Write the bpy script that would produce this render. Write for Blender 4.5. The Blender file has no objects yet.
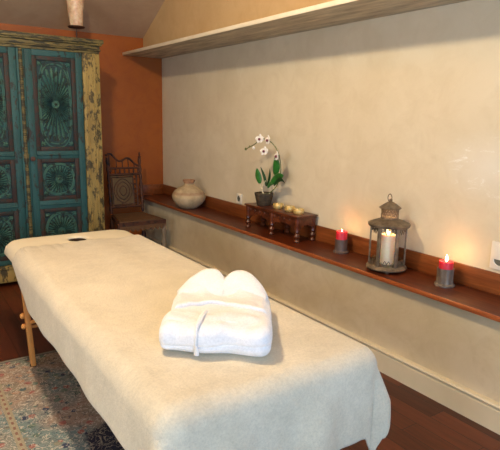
import bpy, bmesh, math, random
from mathutils import Vector, Matrix, noise
PI = math.pi
S = 0.77                      # survey unit -> metres
random.seed(7)
C = bpy.context.scene.collection

# ------------------------------------------------------------------ materials
def lin(c):
    f = lambda v: v/12.92 if v <= .04045 else ((v+.055)/1.055)**2.4
    return (f(c[0]/255), f(c[1]/255), f(c[2]/255), 1)

class NT:
    def __init__(s, name):
        s.m = bpy.data.materials.new(name); s.m.use_nodes = True
        s.t = s.m.node_tree; s.b = s.t.nodes['Principled BSDF']
        s.tc = s.t.nodes.new('ShaderNodeTexCoord')
    def n(s, kind, **kw):
        x = s.t.nodes.new(kind)
        for k, v in kw.items(): setattr(x, k, v)
        return x
    def l(s, a, b): s.t.links.new(a, b)
    def coord(s, scale=(1,1,1), rot=(0,0,0), which='Object'):
        mp = s.n('ShaderNodeMapping'); s.l(s.tc.outputs[which], mp.inputs[0])
        mp.inputs['Scale'].default_value = scale; mp.inputs['Rotation'].default_value = rot
        return mp.outputs[0]
    def noise(s, scale, detail=4, rough=.6, vec=None, dist=0):
        x = s.n('ShaderNodeTexNoise'); x.inputs['Scale'].default_value = scale
        x.inputs['Detail'].default_value = detail; x.inputs['Roughness'].default_value = rough
        x.inputs['Distortion'].default_value = dist
        s.l(vec if vec is not None else s.tc.outputs['Object'], x.inputs['Vector'])
        return x.outputs[0]
    def ramp(s, fac, stops, interp='LINEAR'):
        r = s.n('ShaderNodeValToRGB'); r.color_ramp.interpolation = interp
        e = r.color_ramp.elements
        while len(e) < len(stops): e.new(.5)
        for i, (p, c) in enumerate(stops):
            e[i].position = p; e[i].color = c if len(c) == 4 else lin(c)
        s.l(fac, r.inputs[0]); return r.outputs[0]
    def mix(s, fac, a, b, mode='MIX'):
        x = s.n('ShaderNodeMix', data_type='RGBA', blend_type=mode)
        for v, i in ((fac, 0), (a, 6), (b, 7)):
            if hasattr(v, 'is_linked'): s.l(v, x.inputs[i])
            else: x.inputs[i].default_value = v if i == 0 else (v if len(v) == 4 else lin(v))
        return x.outputs[2]
    def math(s, op, a, b=0.0, c=0.0, clamp=False):
        x = s.n('ShaderNodeMath', operation=op, use_clamp=clamp)
        for i, v in enumerate((a, b, c)):
            if hasattr(v, 'is_linked'): s.l(v, x.inputs[i])
            else: x.inputs[i].default_value = v
        return x.outputs[0]
    def bump(s, h, strength=.3, dist=.01):
        x = s.n('ShaderNodeBump'); x.inputs['Strength'].default_value = strength
        x.inputs['Distance'].default_value = dist
        s.l(h, x.inputs['Height']); s.l(x.outputs[0], s.b.inputs['Normal'])
    def out(s, col, rough=.6, metal=0, **kw):
        if hasattr(col, 'is_linked'): s.l(col, s.b.inputs['Base Color'])
        else: s.b.inputs['Base Color'].default_value = lin(col)
        if hasattr(rough, 'is_linked'): s.l(rough, s.b.inputs['Roughness'])
        else: s.b.inputs['Roughness'].default_value = rough
        s.b.inputs['Metallic'].default_value = metal
        for k, v in kw.items(): s.b.inputs[k].default_value = v
        return s.m

def mottled(name, a, b, scale=4, rough=.7, bump=.2, bscale=30, stretch=(1,1,1), metal=0, lo=.35, hi=.65, bdist=.005, **kw):
    t = NT(name); v = t.coord(stretch)
    f = t.noise(scale, 6, .65, v)
    c = t.ramp(f, [(lo, a), (hi, b)])
    if bump: t.bump(t.noise(bscale, 5, .6, v), bump, bdist)
    return t.out(c, rough, metal, **kw)

def worn(name, paint, paint2, under, amount=.52, scale=14, stretch=(1,1,1), rough=.65, bump=.5):
    """old paint, flaked through to wood"""
    t = NT(name); v = t.coord(stretch)
    p = t.ramp(t.noise(scale*.5, 5, .6, v), [(.3, paint), (.7, paint2)])
    w = t.noise(scale, 8, .75, v)
    f = t.ramp(w, [(amount, (0,0,0,1)), (amount+.06, (1,1,1,1))])
    c = t.mix(f, p, under)
    t.bump(w, bump, .004)
    return t.out(c, rough)

M = {}
def plaster(name, a, b, c, bump=.25, scuff_glare=False, rough=.55):
    t = NT(name)
    n1 = t.noise(1.3, 5, .6, dist=.6); n2 = t.noise(7, 6, .7, dist=.8)
    col = t.ramp(n1, [(.35, a), (.62, b)])
    col = t.mix(t.ramp(n2, [(.45, (0,0,0,1)), (.75, (.6,.6,.6,1))]), col, c)
    if scuff_glare:   # white scuffs, plus a soft pale patch of wall glare painted into the colour
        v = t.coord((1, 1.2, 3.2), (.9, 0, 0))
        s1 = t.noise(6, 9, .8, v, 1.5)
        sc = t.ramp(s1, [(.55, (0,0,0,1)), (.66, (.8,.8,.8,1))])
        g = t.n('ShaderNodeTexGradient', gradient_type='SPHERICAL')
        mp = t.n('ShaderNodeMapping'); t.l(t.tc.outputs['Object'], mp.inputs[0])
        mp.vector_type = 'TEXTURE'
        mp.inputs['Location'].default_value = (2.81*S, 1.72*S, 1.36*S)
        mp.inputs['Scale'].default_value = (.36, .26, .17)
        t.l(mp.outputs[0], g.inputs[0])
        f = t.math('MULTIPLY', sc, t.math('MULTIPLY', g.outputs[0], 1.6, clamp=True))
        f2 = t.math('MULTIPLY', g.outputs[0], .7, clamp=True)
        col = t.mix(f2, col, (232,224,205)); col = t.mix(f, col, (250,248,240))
    h = t.math('ADD', t.noise(9, 6, .6, dist=1.0), t.math('MULTIPLY', t.noise(60, 4, .6), .25))
    t.bump(h, bump, .01)
    return t.out(col, rough)
M['niche'] = plaster('niche_plaster', (214,198,166), (224,210,180), (206,188,154), scuff_glare=True, rough=.5)
M['lower'] = plaster('lower_plaster', (206,188,148), (220,204,170), (192,170,130))
M['upper'] = plaster('upper_plaster', (194,160,112), (202,172,126), (184,150,102))
M['orange'] = plaster('orange_plaster', (152,76,2), (162,84,4), (138,62,0))
M['ceiling'] = plaster('ceiling_plaster', (178,148,118), (190,162,130), (168,138,108), bump=.1)
M['room'] = plaster('room_plaster', (205,186,150), (214,196,162), (198,176,140))
M['base'] = mottled('skirting_paint', (214,198,160), (224,208,172), 3, .45, .05)
M['shelfwood'] = mottled('limed_shelf_wood', (150,138,116), (214,200,170), 3.5, .6, .25, 12, (6,.8,6))
M['shelfedge'] = mottled('shelf_edge_paint', (222,210,182), (236,226,202), 5, .5, .1)

def wood(name, a, b, c, rough=.3, scale=3, stretch=(14,1,14), bump=.1, coat=0):
    t = NT(name); v = t.coord(stretch)
    n1 = t.noise(scale, 8, .7, v, .5); n2 = t.noise(scale*.4, 3, .5)
    col = t.ramp(n1, [(.3, a), (.5, b), (.72, c)])
    t.bump(n1, bump, .002)
    m = t.out(col, rough)
    if coat:
        t.b.inputs['Coat Weight'].default_value = coat; t.b.inputs['Coat Roughness'].default_value = .12
    return m
M['mahog'] = wood('mahogany', (48,18,5), (84,34,10), (112,52,19), .40, coat=.1)
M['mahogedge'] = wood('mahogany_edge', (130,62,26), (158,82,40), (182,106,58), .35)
M['splash'] = wood('backsplash_wood', (96,46,16), (126,66,28), (152,88,42), .38)
M['bench'] = wood('carved_rosewood', (44,17,7), (84,36,14), (124,62,30), .4, 6, (4,2,4), coat=.25)
M['beech'] = wood('beech', (186,118,56), (208,142,74), (222,160,92), .4, 3, (8,8,1))

# floor: parquet / boards
t = NT('parquet'); v = t.coord((1,1,1), (0,0,PI/2))
br = t.n('ShaderNodeTexBrick'); t.l(v, br.inputs['Vector'])
br.offset = .5; br.inputs['Scale'].default_value = 1
br.inputs['Brick Width'].default_value = .5; br.inputs['Row Height'].default_value = .09
br.inputs['Mortar Size'].default_value = .0018; br.inputs['Mortar'].default_value = lin((40,14,8))
br.inputs['Color1'].default_value = lin((76,34,16)); br.inputs['Color2'].default_value = lin((116,58,32))
br.inputs['Bias'].default_value = -.1
g1 = t.noise(4, 8, .7, t.coord((12,1,1)), .4)
col = t.mix(.65, br.outputs[0], t.ramp(g1, [(.3, (120,90,80)), (.7, (255,236,215))]), 'MULTIPLY')
t.bump(t.math('SUBTRACT', t.math('MULTIPLY', g1, .1), br.outputs[1]), .3, .002)
M['floor'] = t.out(col, .42)

M['teal'] = worn('worn_teal_paint', (22,60,60), (38,90,88), (36,28,20), .53, 16, (1,1,.5))
M['tealcarve'] = worn('worn_green_carving', (38,86,84), (74,112,88), (26,34,28), .50, 24)
M['panelback'] = worn('dark_green_panel', (16,44,46), (26,60,60), (26,20,14), .52, 20)
M['rust'] = worn('rust_red_paint', (44,26,18), (64,36,24), (26,40,34), .48, 20)
M['yellow'] = worn('worn_yellow_paint', (136,112,56), (166,142,78), (66,56,30), .50, 20, (1.4,1,.55))
M['gilt'] = worn('worn_olive_paint', (92,80,44), (134,118,64), (50,46,28), .47, 22, (.4,1,2))
M['darkwood'] = mottled('dark_wood', (28,18,12), (48,30,20), 8, .6, .2)

M['vinyl'] = mottled('cream_sheet', (222,212,186), (230,220,194), 3, .8, .1, 60)
def terry(name, a, b, tb=.6, sc=260):
    t = NT(name)
    f = t.noise(5, 6, .7); g2 = t.noise(38, 5, .75)
    c = t.ramp(f, [(.35, a), (.65, b)])
    c = t.mix(t.ramp(g2, [(.4, (.0,.0,.0,1)), (.75, (.22,.22,.22,1))]), c, (a[0]-34, a[1]-36, a[2]-38))
    g3 = t.noise(150, 3, .8)
    c = t.mix(.35, c, t.ramp(g3, [(.35,(205,205,205)), (.6,(255,255,255))]), 'MULTIPLY')
    h = t.math('ADD', t.math('MULTIPLY', g3, .8), g2)
    t.bump(h, tb, .004)
    t.b.inputs['Sheen Weight'].default_value = .25
    return t.out(c, .95)
M['blanket'] = terry('cream_blanket', (208,196,168), (224,212,184))
M['robe'] = terry('white_terry', (232,229,224), (238,235,230), .35)
M['clay'] = mottled('pale_clay', (176,160,130), (204,190,160), 9, .85, .4, 40)
t = NT('banded_clay'); sx = t.n('ShaderNodeSeparateXYZ'); t.l(t.tc.outputs['Object'], sx.inputs[0])
n_ = t.noise(14, 6, .7); zz = t.math('ADD', sx.outputs[2], t.math('MULTIPLY', n_, .012))
c = t.ramp(n_, [(.35, (164,140,102)), (.65, (200,176,136))])
band = t.ramp(t.math('DIVIDE', zz, .25), [(0,(0,0,0,1)), (.50,(0,0,0,1)), (.53,(.35,.35,.35,1)), (.58,(.35,.35,.35,1)), (.61,(0,0,0,1)), (.86,(0,0,0,1)), (.9,(.6,.6,.6,1)), (1,(.6,.6,.6,1))])
c = t.mix(band, c, (150,84,52)); t.bump(t.noise(50, 5, .7), .4, .004)
M['vase'] = t.out(c, .85)
M['potb'] = mottled('dark_woven_pot', (48,38,26), (84,68,46), 25, .7, .6, 60, (1,1,3))
M['holeshade'] = mottled('brown_hole_shade', (44,30,20), (60,42,28), 20, .9, .2)  # dark brown standing in for the shade inside the face hole
M['leaf'] = mottled('orchid_leaf', (34,92,34), (60,130,50), 12, .35, .1)
M['leafdark'] = mottled('dark_leaf', (22,56,26), (40,80,38), 12, .4, .1)
M['stem'] = mottled('orchid_stem', (78,92,44), (110,120,60), 12, .5, .1)
M['twig'] = mottled('pale_root', (196,184,148), (220,208,172), 20, .6, .2)
M['petal'] = mottled('petal', (248,240,226), (252,246,236), 20, .5, .05)
M['petalheart'] = mottled('petal_heart', (84,20,40), (120,40,56), 30, .5, .05)
M['gold'] = mottled('gold_cup', (206,170,96), (224,194,124), 20, .35, .15, 60, metal=.35)
M['waxcream'] = mottled('ivory_wax', (244,228,190), (250,236,204), 10, .45, .05, **{'Subsurface Weight': .4, 'Subsurface Scale': .02})
M['waxred'] = mottled('red_wax', (206,36,52), (226,52,70), 12, .4, .05, **{'Subsurface Weight': .35, 'Subsurface Scale': .02})
M['waxtop'] = mottled('pink_melted_wax', (246,170,150), (250,196,176), 12, .3, .05, **{'Subsurface Weight': .3, 'Subsurface Scale': .02})
M['wick'] = mottled('wick', (30,24,20), (44,36,30), 20, .8, 0)
M['slate'] = mottled('grey_holder', (84,68,60), (116,98,88), 18, .5, .5, 45, (1,1,.4), metal=.2)
M['silverbark'] = mottled('silvery_holder', (100,86,72), (146,130,112), 22, .45, .9, 40, (1,1,.35), metal=.3)
M['zinc'] = mottled('aged_zinc', (92,78,60), (138,120,96), 26, .5, .3, 60, metal=.45)
M['iron'] = mottled('rusty_iron', (60,34,22), (84,50,32), 20, .6, .3)
M['alab'] = mottled('mottled_pale_glass', (196,146,112), (232,206,168), 22, .4, .2, 30, **{'Subsurface Weight': .2, 'Subsurface Scale': .02})
M['plastic'] = mottled('cream_plastic', (228,218,200), (234,226,208), 4, .3, 0)
M['plasticdark'] = mottled('grey_plastic', (92,92,78), (112,112,96), 4, .4, 0)
M['hole'] = mottled('black_plastic', (16,14,12), (26,24,20), 8, .7, 0)
M['chairwood'] = worn('old_carved_chair_wood', (64,30,10), (92,50,22), (36,18,8), .52, 16)
M['chairpanel'] = worn('faded_olive_panel', (88,66,34), (108,84,48), (66,36,20), .55, 18)
M['chairseat'] = worn('woven_seat', (84,56,30), (110,76,42), (84,50,28), .56, 30)
M['chairgrey'] = worn('worn_grey_leg', (120,104,82), (142,124,100), (70,50,34), .55, 22)
M['winframe'] = mottled('window_paint', (226,222,212), (234,230,220), 4, .4, 0)
t = NT('clear_glass'); t.b.inputs['Transmission Weight'].default_value = 1
t.b.inputs['IOR'].default_value = 1.05
M['glass'] = t.out((255,255,255), .02)
t = NT('candle_flame'); t.b.inputs['Emission Color'].default_value = (1,.62,.25,1)
t.b.inputs['Emission Strength'].default_value = 28
M['flame'] = t.out((255,220,150), .5)

# rug
t = NT('persian_rug'); sx = t.n('ShaderNodeSeparateXYZ'); t.l(t.tc.outputs['Object'], sx.inputs[0])
X, Y = sx.outputs[0], sx.outputs[1]
vo = t.n('ShaderNodeTexVoronoi'); vo.inputs['Scale'].default_value = 22; t.l(t.tc.outputs['Object'], vo.inputs[0])
dn = t.noise(24, 3, .6)
rnd = t.n('ShaderNodeSeparateColor'); t.l(vo.outputs['Color'], rnd.inputs[0])
motif = t.ramp(rnd.outputs[0], [(0,(176,112,104)), (.22,(96,116,122)), (.4,(62,74,104)), (.55,(188,150,128)), (.7,(110,134,122)), (.85,(150,150,132)), (1,(200,110,110))], 'CONSTANT')
inside = t.ramp(t.math('ADD', vo.outputs['Distance'], t.math('MULTIPLY', t.math('SUBTRACT', dn, .5), .5)), [(.30,(1,1,1,1)), (.36,(0,0,0,1))])
ground = t.ramp(t.noise(2.2, 3, .5, dist=.4), [(.36,(150,152,140)), (.46,(124,150,152)), (.56,(178,154,138)), (.66,(140,150,136))])
c = t.mix(inside, ground, motif)
ar = t.noise(24, 2, .5, dist=1.6)                                        # arabesque lines
def isoline(nz, at, w): return t.ramp(t.math('ABSOLUTE', t.math('SUBTRACT', nz, at)), [(w*.5,(1,1,1,1)), (w,(0,0,0,1))])
c = t.mix(t.math('MULTIPLY', isoline(ar, .5, .03), .8), c, (228,220,204))
c = t.mix(t.math('MULTIPLY', isoline(t.noise(34, 2, .5, dist=1.0), .42, .022), .7), c, (60,62,84))
# navy medallion by the bed
def blob(cx, cy, r0, r1):
    d = t.math('SQRT', t.math('ADD', t.math('POWER', t.math('SUBTRACT', X, cx), 2), t.math('POWER', t.math('SUBTRACT', Y, cy), 2)))
    d = t.math('ADD', d, t.math('MULTIPLY', t.noise(9, 2, .5), .1))
    return t.ramp(d, [(r0, (1,1,1,1)), (r1, (0,0,0,1))])
RX, RY = -.40, 1.72      # rug centre (survey units)
med = blob((.86-RX)*S, (2.30-RY)*S, .20, .22)
navy = t.mix(isoline(t.noise(26, 2, .5, dist=1.8), .5, .034), (38,42,66), (168,160,146))
c = t.mix(med, c, navy)
# guard stripes : |x| or |y| bands, and border colours
hx, hy = 1.60*S, 1.81*S
ex = t.math('SUBTRACT', hx, t.math('ABSOLUTE', X)); ey = t.math('SUBTRACT', hy, t.math('ABSOLUTE', Y))
ed = t.math('MINIMUM', ex, ey)
def bandf(d, a, b): return t.math('MULTIPLY', t.math('GREATER_THAN', d, a), t.math('LESS_THAN', d, b))
gs = (1.2-.41)*S
# inner guard stripe runs along x only (the part next to the bed)
stripe_d = t.math('SUBTRACT', hx, X)
c = t.mix(bandf(stripe_d, gs, gs+.030), c, (176,168,144))
c = t.mix(bandf(stripe_d, gs+.010, gs+.020), c, t.mix(t.math('GREATER_THAN', t.math('SINE', t.math('MULTIPLY', Y, 150)), 0), (150,110,96), (186,176,150)))
c = t.mix(bandf(ed, -.1, .022), c, (150,146,134))
c = t.mix(bandf(ed, .022, .028), c, (70,74,92))
fine = t.noise(170, 3, .7)
c = t.mix(.5, c, t.ramp(fine, [(.3,(140,140,140)), (.7,(255,255,255))]), 'MULTIPLY')
t.bump(fine, .5, .003); M['rug'] = t.out(c, .95)

# ------------------------------------------------------------------ mesh builder
def sgn(v, e): return math.copysign(abs(v)**e, v)
class MB:
    def __init__(s): s.v = []; s.f = []
    def add(s, vs, fs):
        o = len(s.v); s.v += [Vector(p) for p in vs]; s.f += [tuple(i+o for i in f) for f in fs]; return s
    def box(s, x0, x1, y0, y1, z0, z1):
        return s.add([(x,y,z) for z in (z0,z1) for y in (y0,y1) for x in (x0,x1)],
                     [(0,2,3,1),(4,5,7,6),(0,1,5,4),(2,6,7,3),(0,4,6,2),(1,3,7,5)])
    def bbox(s, x0, x1, y0, y1, z0, z1, b=.006):
        """box with bevelled edges"""
        bm = bmesh.new(); bmesh.ops.create_cube(bm, size=1)
        for v in bm.verts: v.co = Vector((x0+(v.co.x+.5)*(x1-x0), y0+(v.co.y+.5)*(y1-y0), z0+(v.co.z+.5)*(z1-z0)))
        bmesh.ops.bevel(bm, geom=bm.edges[:], offset=min(b, .45*min(x1-x0,y1-y0,z1-z0)), segments=2, affect='EDGES', profile=.5)
        return s.bm(bm)
    def bm(s, bm):
        bm.verts.index_update()
        s.add([v.co.copy() for v in bm.verts], [[v.index for v in f.verts] for f in bm.faces]); bm.free(); return s
    def rbox(s, w, l, h, r, c=(0,0,0), n=10, nz=0.0, nsc=6, fn=None):
        """soft rounded slab, centre c (bottom at c.z)"""
        bm = bmesh.new(); bmesh.ops.create_cube(bm, size=2)
        bmesh.ops.subdivide_edges(bm, edges=bm.edges[:], cuts=n, use_grid_fill=True)
        r2 = min(r, h/2*.98)
        for v in bm.verts:
            p = Vector((v.co.x*w/2, v.co.y*l/2, v.co.z*h/2))
            q = Vector((max(-w/2+r, min(w/2-r, p.x)), max(-l/2+r, min(l/2-r, p.y)), 0))
            d = Vector((p.x-q.x, p.y-q.y))
            zc = max(-h/2+r2, min(h/2-r2, p.z)); dz = p.z-zc
            m = max(abs(d.x), abs(d.y), 1e-9)/r; k = min(1, m)
            dd = d.normalized()*r*k if d.length > 1e-9 else Vector((0,0))
            kz = dz/r2 if r2 else 0
            # ellipse rounding between side and top
            hor = dd.length/r; 
            L = math.hypot(hor, kz) if True else 1
            mx = max(hor, abs(kz), 1e-9)
            f = mx/L if L > 1e-9 else 1
            v.co = Vector((q.x+dd.x*f, q.y+dd.y*f, zc+kz*r2*f+h/2))
            if fn: v.co = fn(v.co)
            if nz: v.co += noise.noise_vector(v.co*nsc+Vector(c)*3)*nz
            v.co += Vector(c)
        return s.bm(bm)
    def lathe(s, prof, n=32, c=(0,0,0), lobes=None, cap=True):
        vs = []; fs = []
        for k, (r, z) in enumerate(prof):
            for i in range(n):
                a = 2*PI*i/n; rr = r*(lobes(a, k, z) if lobes else 1)
                vs.append((c[0]+rr*math.cos(a), c[1]+rr*math.sin(a), c[2]+z))
        for k in range(len(prof)-1):
            for i in range(n):
                j = (i+1) % n; fs.append((k*n+i, k*n+j, (k+1)*n+j, (k+1)*n+i))
        if cap:
            if prof[0][0] > 1e-6: fs.append(tuple(range(n-1,-1,-1)))
            if prof[-1][0] > 1e-6: fs.append(tuple((len(prof)-1)*n+i for i in range(n)))
        return s.add(vs, fs)
    def tube(s, pts, r, n=8, sq=(1,1), up=(0,0,1), closed=False):
        pts = [Vector(p) for p in pts]; rs = r if isinstance(r, (list, tuple)) else [r]*len(pts)
        vs = []; fs = []; m = len(pts)
        for k, p in enumerate(pts):
            a = pts[(k-1) % m] if (k or closed) else p; b = pts[(k+1) % m] if (k < m-1 or closed) else p
            d = (b-a).normalized(); U = Vector(up)
            if abs(d.dot(U)) > .95: U = Vector((1,0,0)) if abs(d.x) < .9 else Vector((0,1,0))
            sd = d.cross(U).normalized(); U2 = sd.cross(d).normalized()
            for i in range(n):
                t_ = 2*PI*i/n; vs.append(p+sd*math.cos(t_)*rs[k]*sq[0]+U2*math.sin(t_)*rs[k]*sq[1])
        for k in range(m if closed else m-1):
            for i in range(n):
                j = (i+1) % n; k2 = (k+1) % m
                fs.append((k*n+i, k*n+j, k2*n+j, k2*n+i))
        if not closed: fs += [tuple(range(n-1,-1,-1)), tuple((m-1)*n+i for i in range(n))]
        return s.add(vs, fs)
    def prism(s, poly, axis, a, b):
        """extrude 2-D polygon along axis from a to b; poly in the other two axes order"""
        n = len(poly)
        def P(u, v, w): return {'x': (w,u,v), 'y': (u,w,v), 'z': (u,v,w)}[axis]
        vs = [P(u,v,a) for u,v in poly]+[P(u,v,b) for u,v in poly]
        fs = [tuple(range(n)), tuple(range(2*n-1,n-1,-1))]+[(i,(i+1)%n,(i+1)%n+n,i+n) for i in range(n)]
        return s.add(vs, fs)
    def grid(s, fn, nu, nv):
        vs = [fn(i/nu, j/nv) for j in range(nv+1) for i in range(nu+1)]
        fs = [(j*(nu+1)+i, j*(nu+1)+i+1, (j+1)*(nu+1)+i+1, (j+1)*(nu+1)+i) for j in range(nv) for i in range(nu)]
        return s.add(vs, fs)
    def xf(s, mat):
        s.v = [mat @ p for p in s.v]; return s
    def build(s, name, mat, parent=None, smooth=True, origin=(0,0,0), angle=40, thick=0, subd=0):
        me = bpy.data.meshes.new(name); o_ = Vector(origin)
        me.from_pydata([(p-o_)*S for p in s.v], [], s.f); me.update()
        bm = bmesh.new(); bm.from_mesh(me); bmesh.ops.recalc_face_normals(bm, faces=bm.faces[:]); bm.to_mesh(me); bm.free()
        if smooth:
            me.polygons.foreach_set('use_smooth', [True]*len(me.polygons))
            me.set_sharp_from_angle(angle=math.radians(angle))
        me.materials.append(mat); ob = bpy.data.objects.new(name, me); C.objects.link(ob)
        ob.location = o_*S
        if parent: ob.parent = parent
        if thick: md = ob.modifiers.new('thick', 'SOLIDIFY'); md.thickness = thick*S; md.offset = 1
        if subd: md = ob.modifiers.new('sub', 'SUBSURF'); md.levels = subd; md.render_levels = subd
        return ob

def tag(o, label=None, cat=None, group=None, kind=None):
    for k, v in (('label', label), ('category', cat), ('group', group), ('kind', kind)):
        if v: o[k] = v
    return o
def thing(name, loc, label, cat, rz=0, group=None):
    o = bpy.data.objects.new(name, None); C.objects.link(o); o.empty_display_size = .1
    o.location = Vector(loc)*S; o.rotation_euler = (0,0,rz); return tag(o, label, cat, group)
def struct(name, mb, mat, **kw): return tag(mb.build(name, mat, **kw), kind='structure')
def copy_tree(o, parent=None):
    c = o.copy(); C.objects.link(c); c.parent = parent
    for ch in list(o.children): copy_tree(ch, c)
    return c

# ------------------------------------------------------------------ room (survey units)
XN, XH, XL, XS, XU = 2.813, 2.538, 2.478, 2.318, 2.575     # niche wall, low wall, ledge nose, shelf nose, upper wall
YB, YF, XW = 6.116, -2.2, -2.8
ZL = .639
ZC = 3.45; YC = YB-(ZC-2.496)/.53
struct('floor', MB().box(XW-.1, 3.0, YF-.1, YB+.1, -.1, 0), M['floor'], smooth=False)
struct('wall_back', MB().box(XW-.1, 3.0, YB, YB+.1, 0, 2.6), M['orange'], smooth=False)
struct('wall_front', MB().box(XW-.1, -1.0, YF-.1, YF, 0, ZC).box(1.7, 3.0, YF-.1, YF, 0, ZC)
       .box(-1.0, 1.7, YF-.1, YF, 0, .7).box(-1.0, 1.7, YF-.1, YF, 2.5, ZC), M['room'], smooth=False)
WY0, WY1, WZ0, WZ1 = .3, 1.9, .75, 2.1
struct('wall_left', MB().box(XW-.1, XW, YF, WY0, 0, ZC).box(XW-.1, XW, WY1, YB, 0, ZC)
       .box(XW-.1, XW, WY0, WY1, 0, WZ0).box(XW-.1, XW, WY0, WY1, WZ1, ZC), M['room'], smooth=False)
struct('wall_right', MB().box(XN, XN+.12, YF, YB, ZL-.028, 2.30), M['niche'], smooth=False)
struct('wall_right_lower', MB().box(XH, XN+.12, YF, YB, 0, ZL-.0285), M['lower'], smooth=False)
struct('wall_right_upper', MB().prism([(YF,2.312),(YF,ZC+.05),(YC,ZC+.05),(YB,2.54),(YB,2.312)], 'x', XU, XN+.12), M['upper'], smooth=False)
struct('ceiling', MB().prism([(YF-.1,ZC),(YC,ZC),(YB,2.496),(YB+.1,2.44),(YB+.1,2.6),(YC+.04,ZC+.1),(YF-.1,ZC+.1)], 'x', XW-.1, XN+.12), M['ceiling'], smooth=False)
# skirting on the low wall with a bead
sk = [(XH,0),(XH-.030,0),(XH-.030,.122),(XH-.022,.128),(XH-.022,.134),(XH-.034,.137),(XH-.036,.146),(XH-.028,.154),(XH,.156)]
struct('baseboard_right', MB().prism(sk, 'y', YF, YB), M['base'], angle=30)
struct('baseboard_back', MB().prism([(YB,0),(YB-.02,0),(YB-.02,.12),(YB,.13)], 'x', XW, XH-.04), M['base'], angle=30)
# windows (behind and to the left of the camera)
def win(n, x, y, along, w, z0, z1):
    m = MB(); f = .05; k = [-w/2, 0, w/2]
    def B(a0, a1, q0, q1):
        if along == 'y': m.box(x-.03, x+.03, y+a0, y+a1, q0, q1)
        else: m.box(x+a0, x+a1, y-.03, y+.03, q0, q1)
    for a in k: B(max(-w/2, a-f/2), min(w/2, a+f/2), z0, z1)
    B(-w/2, w/2, z0, z0+f); B(-w/2, w/2, z1-f, z1)
    struct('window_%d' % n, m, M['winframe'], smooth=False)
win(1, XW-.05, (WY0+WY1)/2, 'y', WY1-WY0, WZ0, WZ1); win(2, .35, YF-.05, 'x', 2.7, .7, 2.5)

# high shelf along the niche
sh = thing('wall_shelf', (XN, 2.0, 2.286), 'long pale wooden shelf running high along the right wall above the recess', 'shelf')
o = (XN, 2.0, 2.286)
def W(mb, name, mat, parent, org, **kw):      # build world coordinates as a child of thing at org
    ob = mb.build(name, mat, None, origin=org, **kw); ob.location = (0,0,0); ob.parent = parent; return ob
W(MB().box(XS+.012, XN, YF, YB, 2.286, 2.312), 'board', M['shelfwood'], sh, o, smooth=False)
W(MB().bbox(XS, XS+.012, YF, YB, 2.284, 2.316, .003), 'front_edge', M['shelfedge'], sh, o)
# ledge
lg = thing('ledge', (XN, 2.0, ZL), 'long polished red-brown wooden ledge on the low wall below the recess', 'ledge')
o = (XN, 2.0, ZL)
W(MB().box(XL+.012, XN, YF, YB, ZL-.028, ZL), 'board', M['mahog'], lg, o, smooth=False)
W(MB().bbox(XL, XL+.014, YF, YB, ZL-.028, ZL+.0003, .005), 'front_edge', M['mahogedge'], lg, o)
struct('trim_1', MB().bbox(XN-.018, XN, YF, YB-.018, ZL, ZL+.125, .003), M['splash'])
struct('trim_2', MB().bbox(XL+.01, XN, YB-.018, YB, ZL, ZL+.125, .003), M['splash'])

# ------------------------------------------------------------------ rug
rg = MB(); rb = rg.bbox(RX-1.6, RX+1.6, RY-1.81, RY+1.81, 0.001, .014, .004)
tag(rg.build('rug', M['rug'], origin=(RX,RY,0)), 'faded Persian rug in teal, pink and navy on the floor under the massage table', 'rug')

# ------------------------------------------------------------------ massage table
TX0, TX1, TY0, TY1, TZ = .585, 1.515, 1.30, 4.02, .72
mt = thing('massage_table', (1.05, 2.66, 0.0), 'long padded massage table with face hole and light wooden legs', 'massage table'); o = (1.05,2.66,0)
def rrect(th, cx, cy, x0, x1, y0, y1, r):
    """ray from (cx,cy) to rounded rect"""
    dx, dy = math.cos(th), math.sin(th); lo, hi = 0, 10
    for _ in range(40):
        m_ = (lo+hi)/2; x, y = cx+dx*m_, cy+dy*m_
        qx = max(x0+r, min(x1-r, x)); qy = max(y0+r, min(y1-r, y))
        if math.hypot(x-qx, y-qy) <= r: lo = m_
        else: hi = m_
    return cx+dx*lo, cy+dy*lo
HX, HY = 1.055, 3.77
def pad(z0, z1, N=400):
    m = MB(); rings = []
    hole = [(.062,.075,z1-.085),(.062,.075,z1-.014),(.067,.080,z1-.003),(.082,.096,z1+.003),(.12,.13,z1+.001)]
    for (a, b, z) in hole: rings.append([(HX+a*math.cos(2*PI*i/N), HY+b*math.sin(2*PI*i/N), z) for i in range(N)])
    outer = [rrect(2*PI*i/N, HX, HY, TX0, TX1, TY0, TY1, .13) for i in range(N)]
    inner = [rrect(2*PI*i/N, HX, HY, TX0+.08, TX1-.08, TY0+.08, TY1-.06, .075) for i in range(N)]
    h = rings[-1]
    for k in (.5, 1.0): rings.append([(h[i][0]+(inner[i][0]-h[i][0])*k, h[i][1]+(inner[i][1]-h[i][1])*k, z1) for i in range(N)])
    for a in (30, 60, 90):
        q = math.sin(math.radians(a)); z = z1-.070*(1-math.cos(math.radians(a)))
        rings.append([(inner[i][0]+(outer[i][0]-inner[i][0])*q, inner[i][1]+(outer[i][1]-inner[i][1])*q, z) for i in range(N)])
    rings.append([(x,y,z0+.015) for x,y in outer]); rings.append([(x+(HX-x)*.02,y+(HY-y)*.02,z0) for x,y in outer])
    rings.append([(HX+.062*math.cos(2*PI*i/N), HY+.075*math.sin(2*PI*i/N), z0) for i in range(N)])
    vs = [p for r in rings for p in r]; fs = []
    K = len(rings)
    for k in range(K):
        k2 = (k+1) % K
        for i in range(N): j = (i+1) % N; fs.append((k*N+i,k*N+j,k2*N+j,k2*N+i))
    return m.add(vs, fs)
W(pad(.625, TZ), 'padded_top', M['vinyl'], mt, o)
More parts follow.
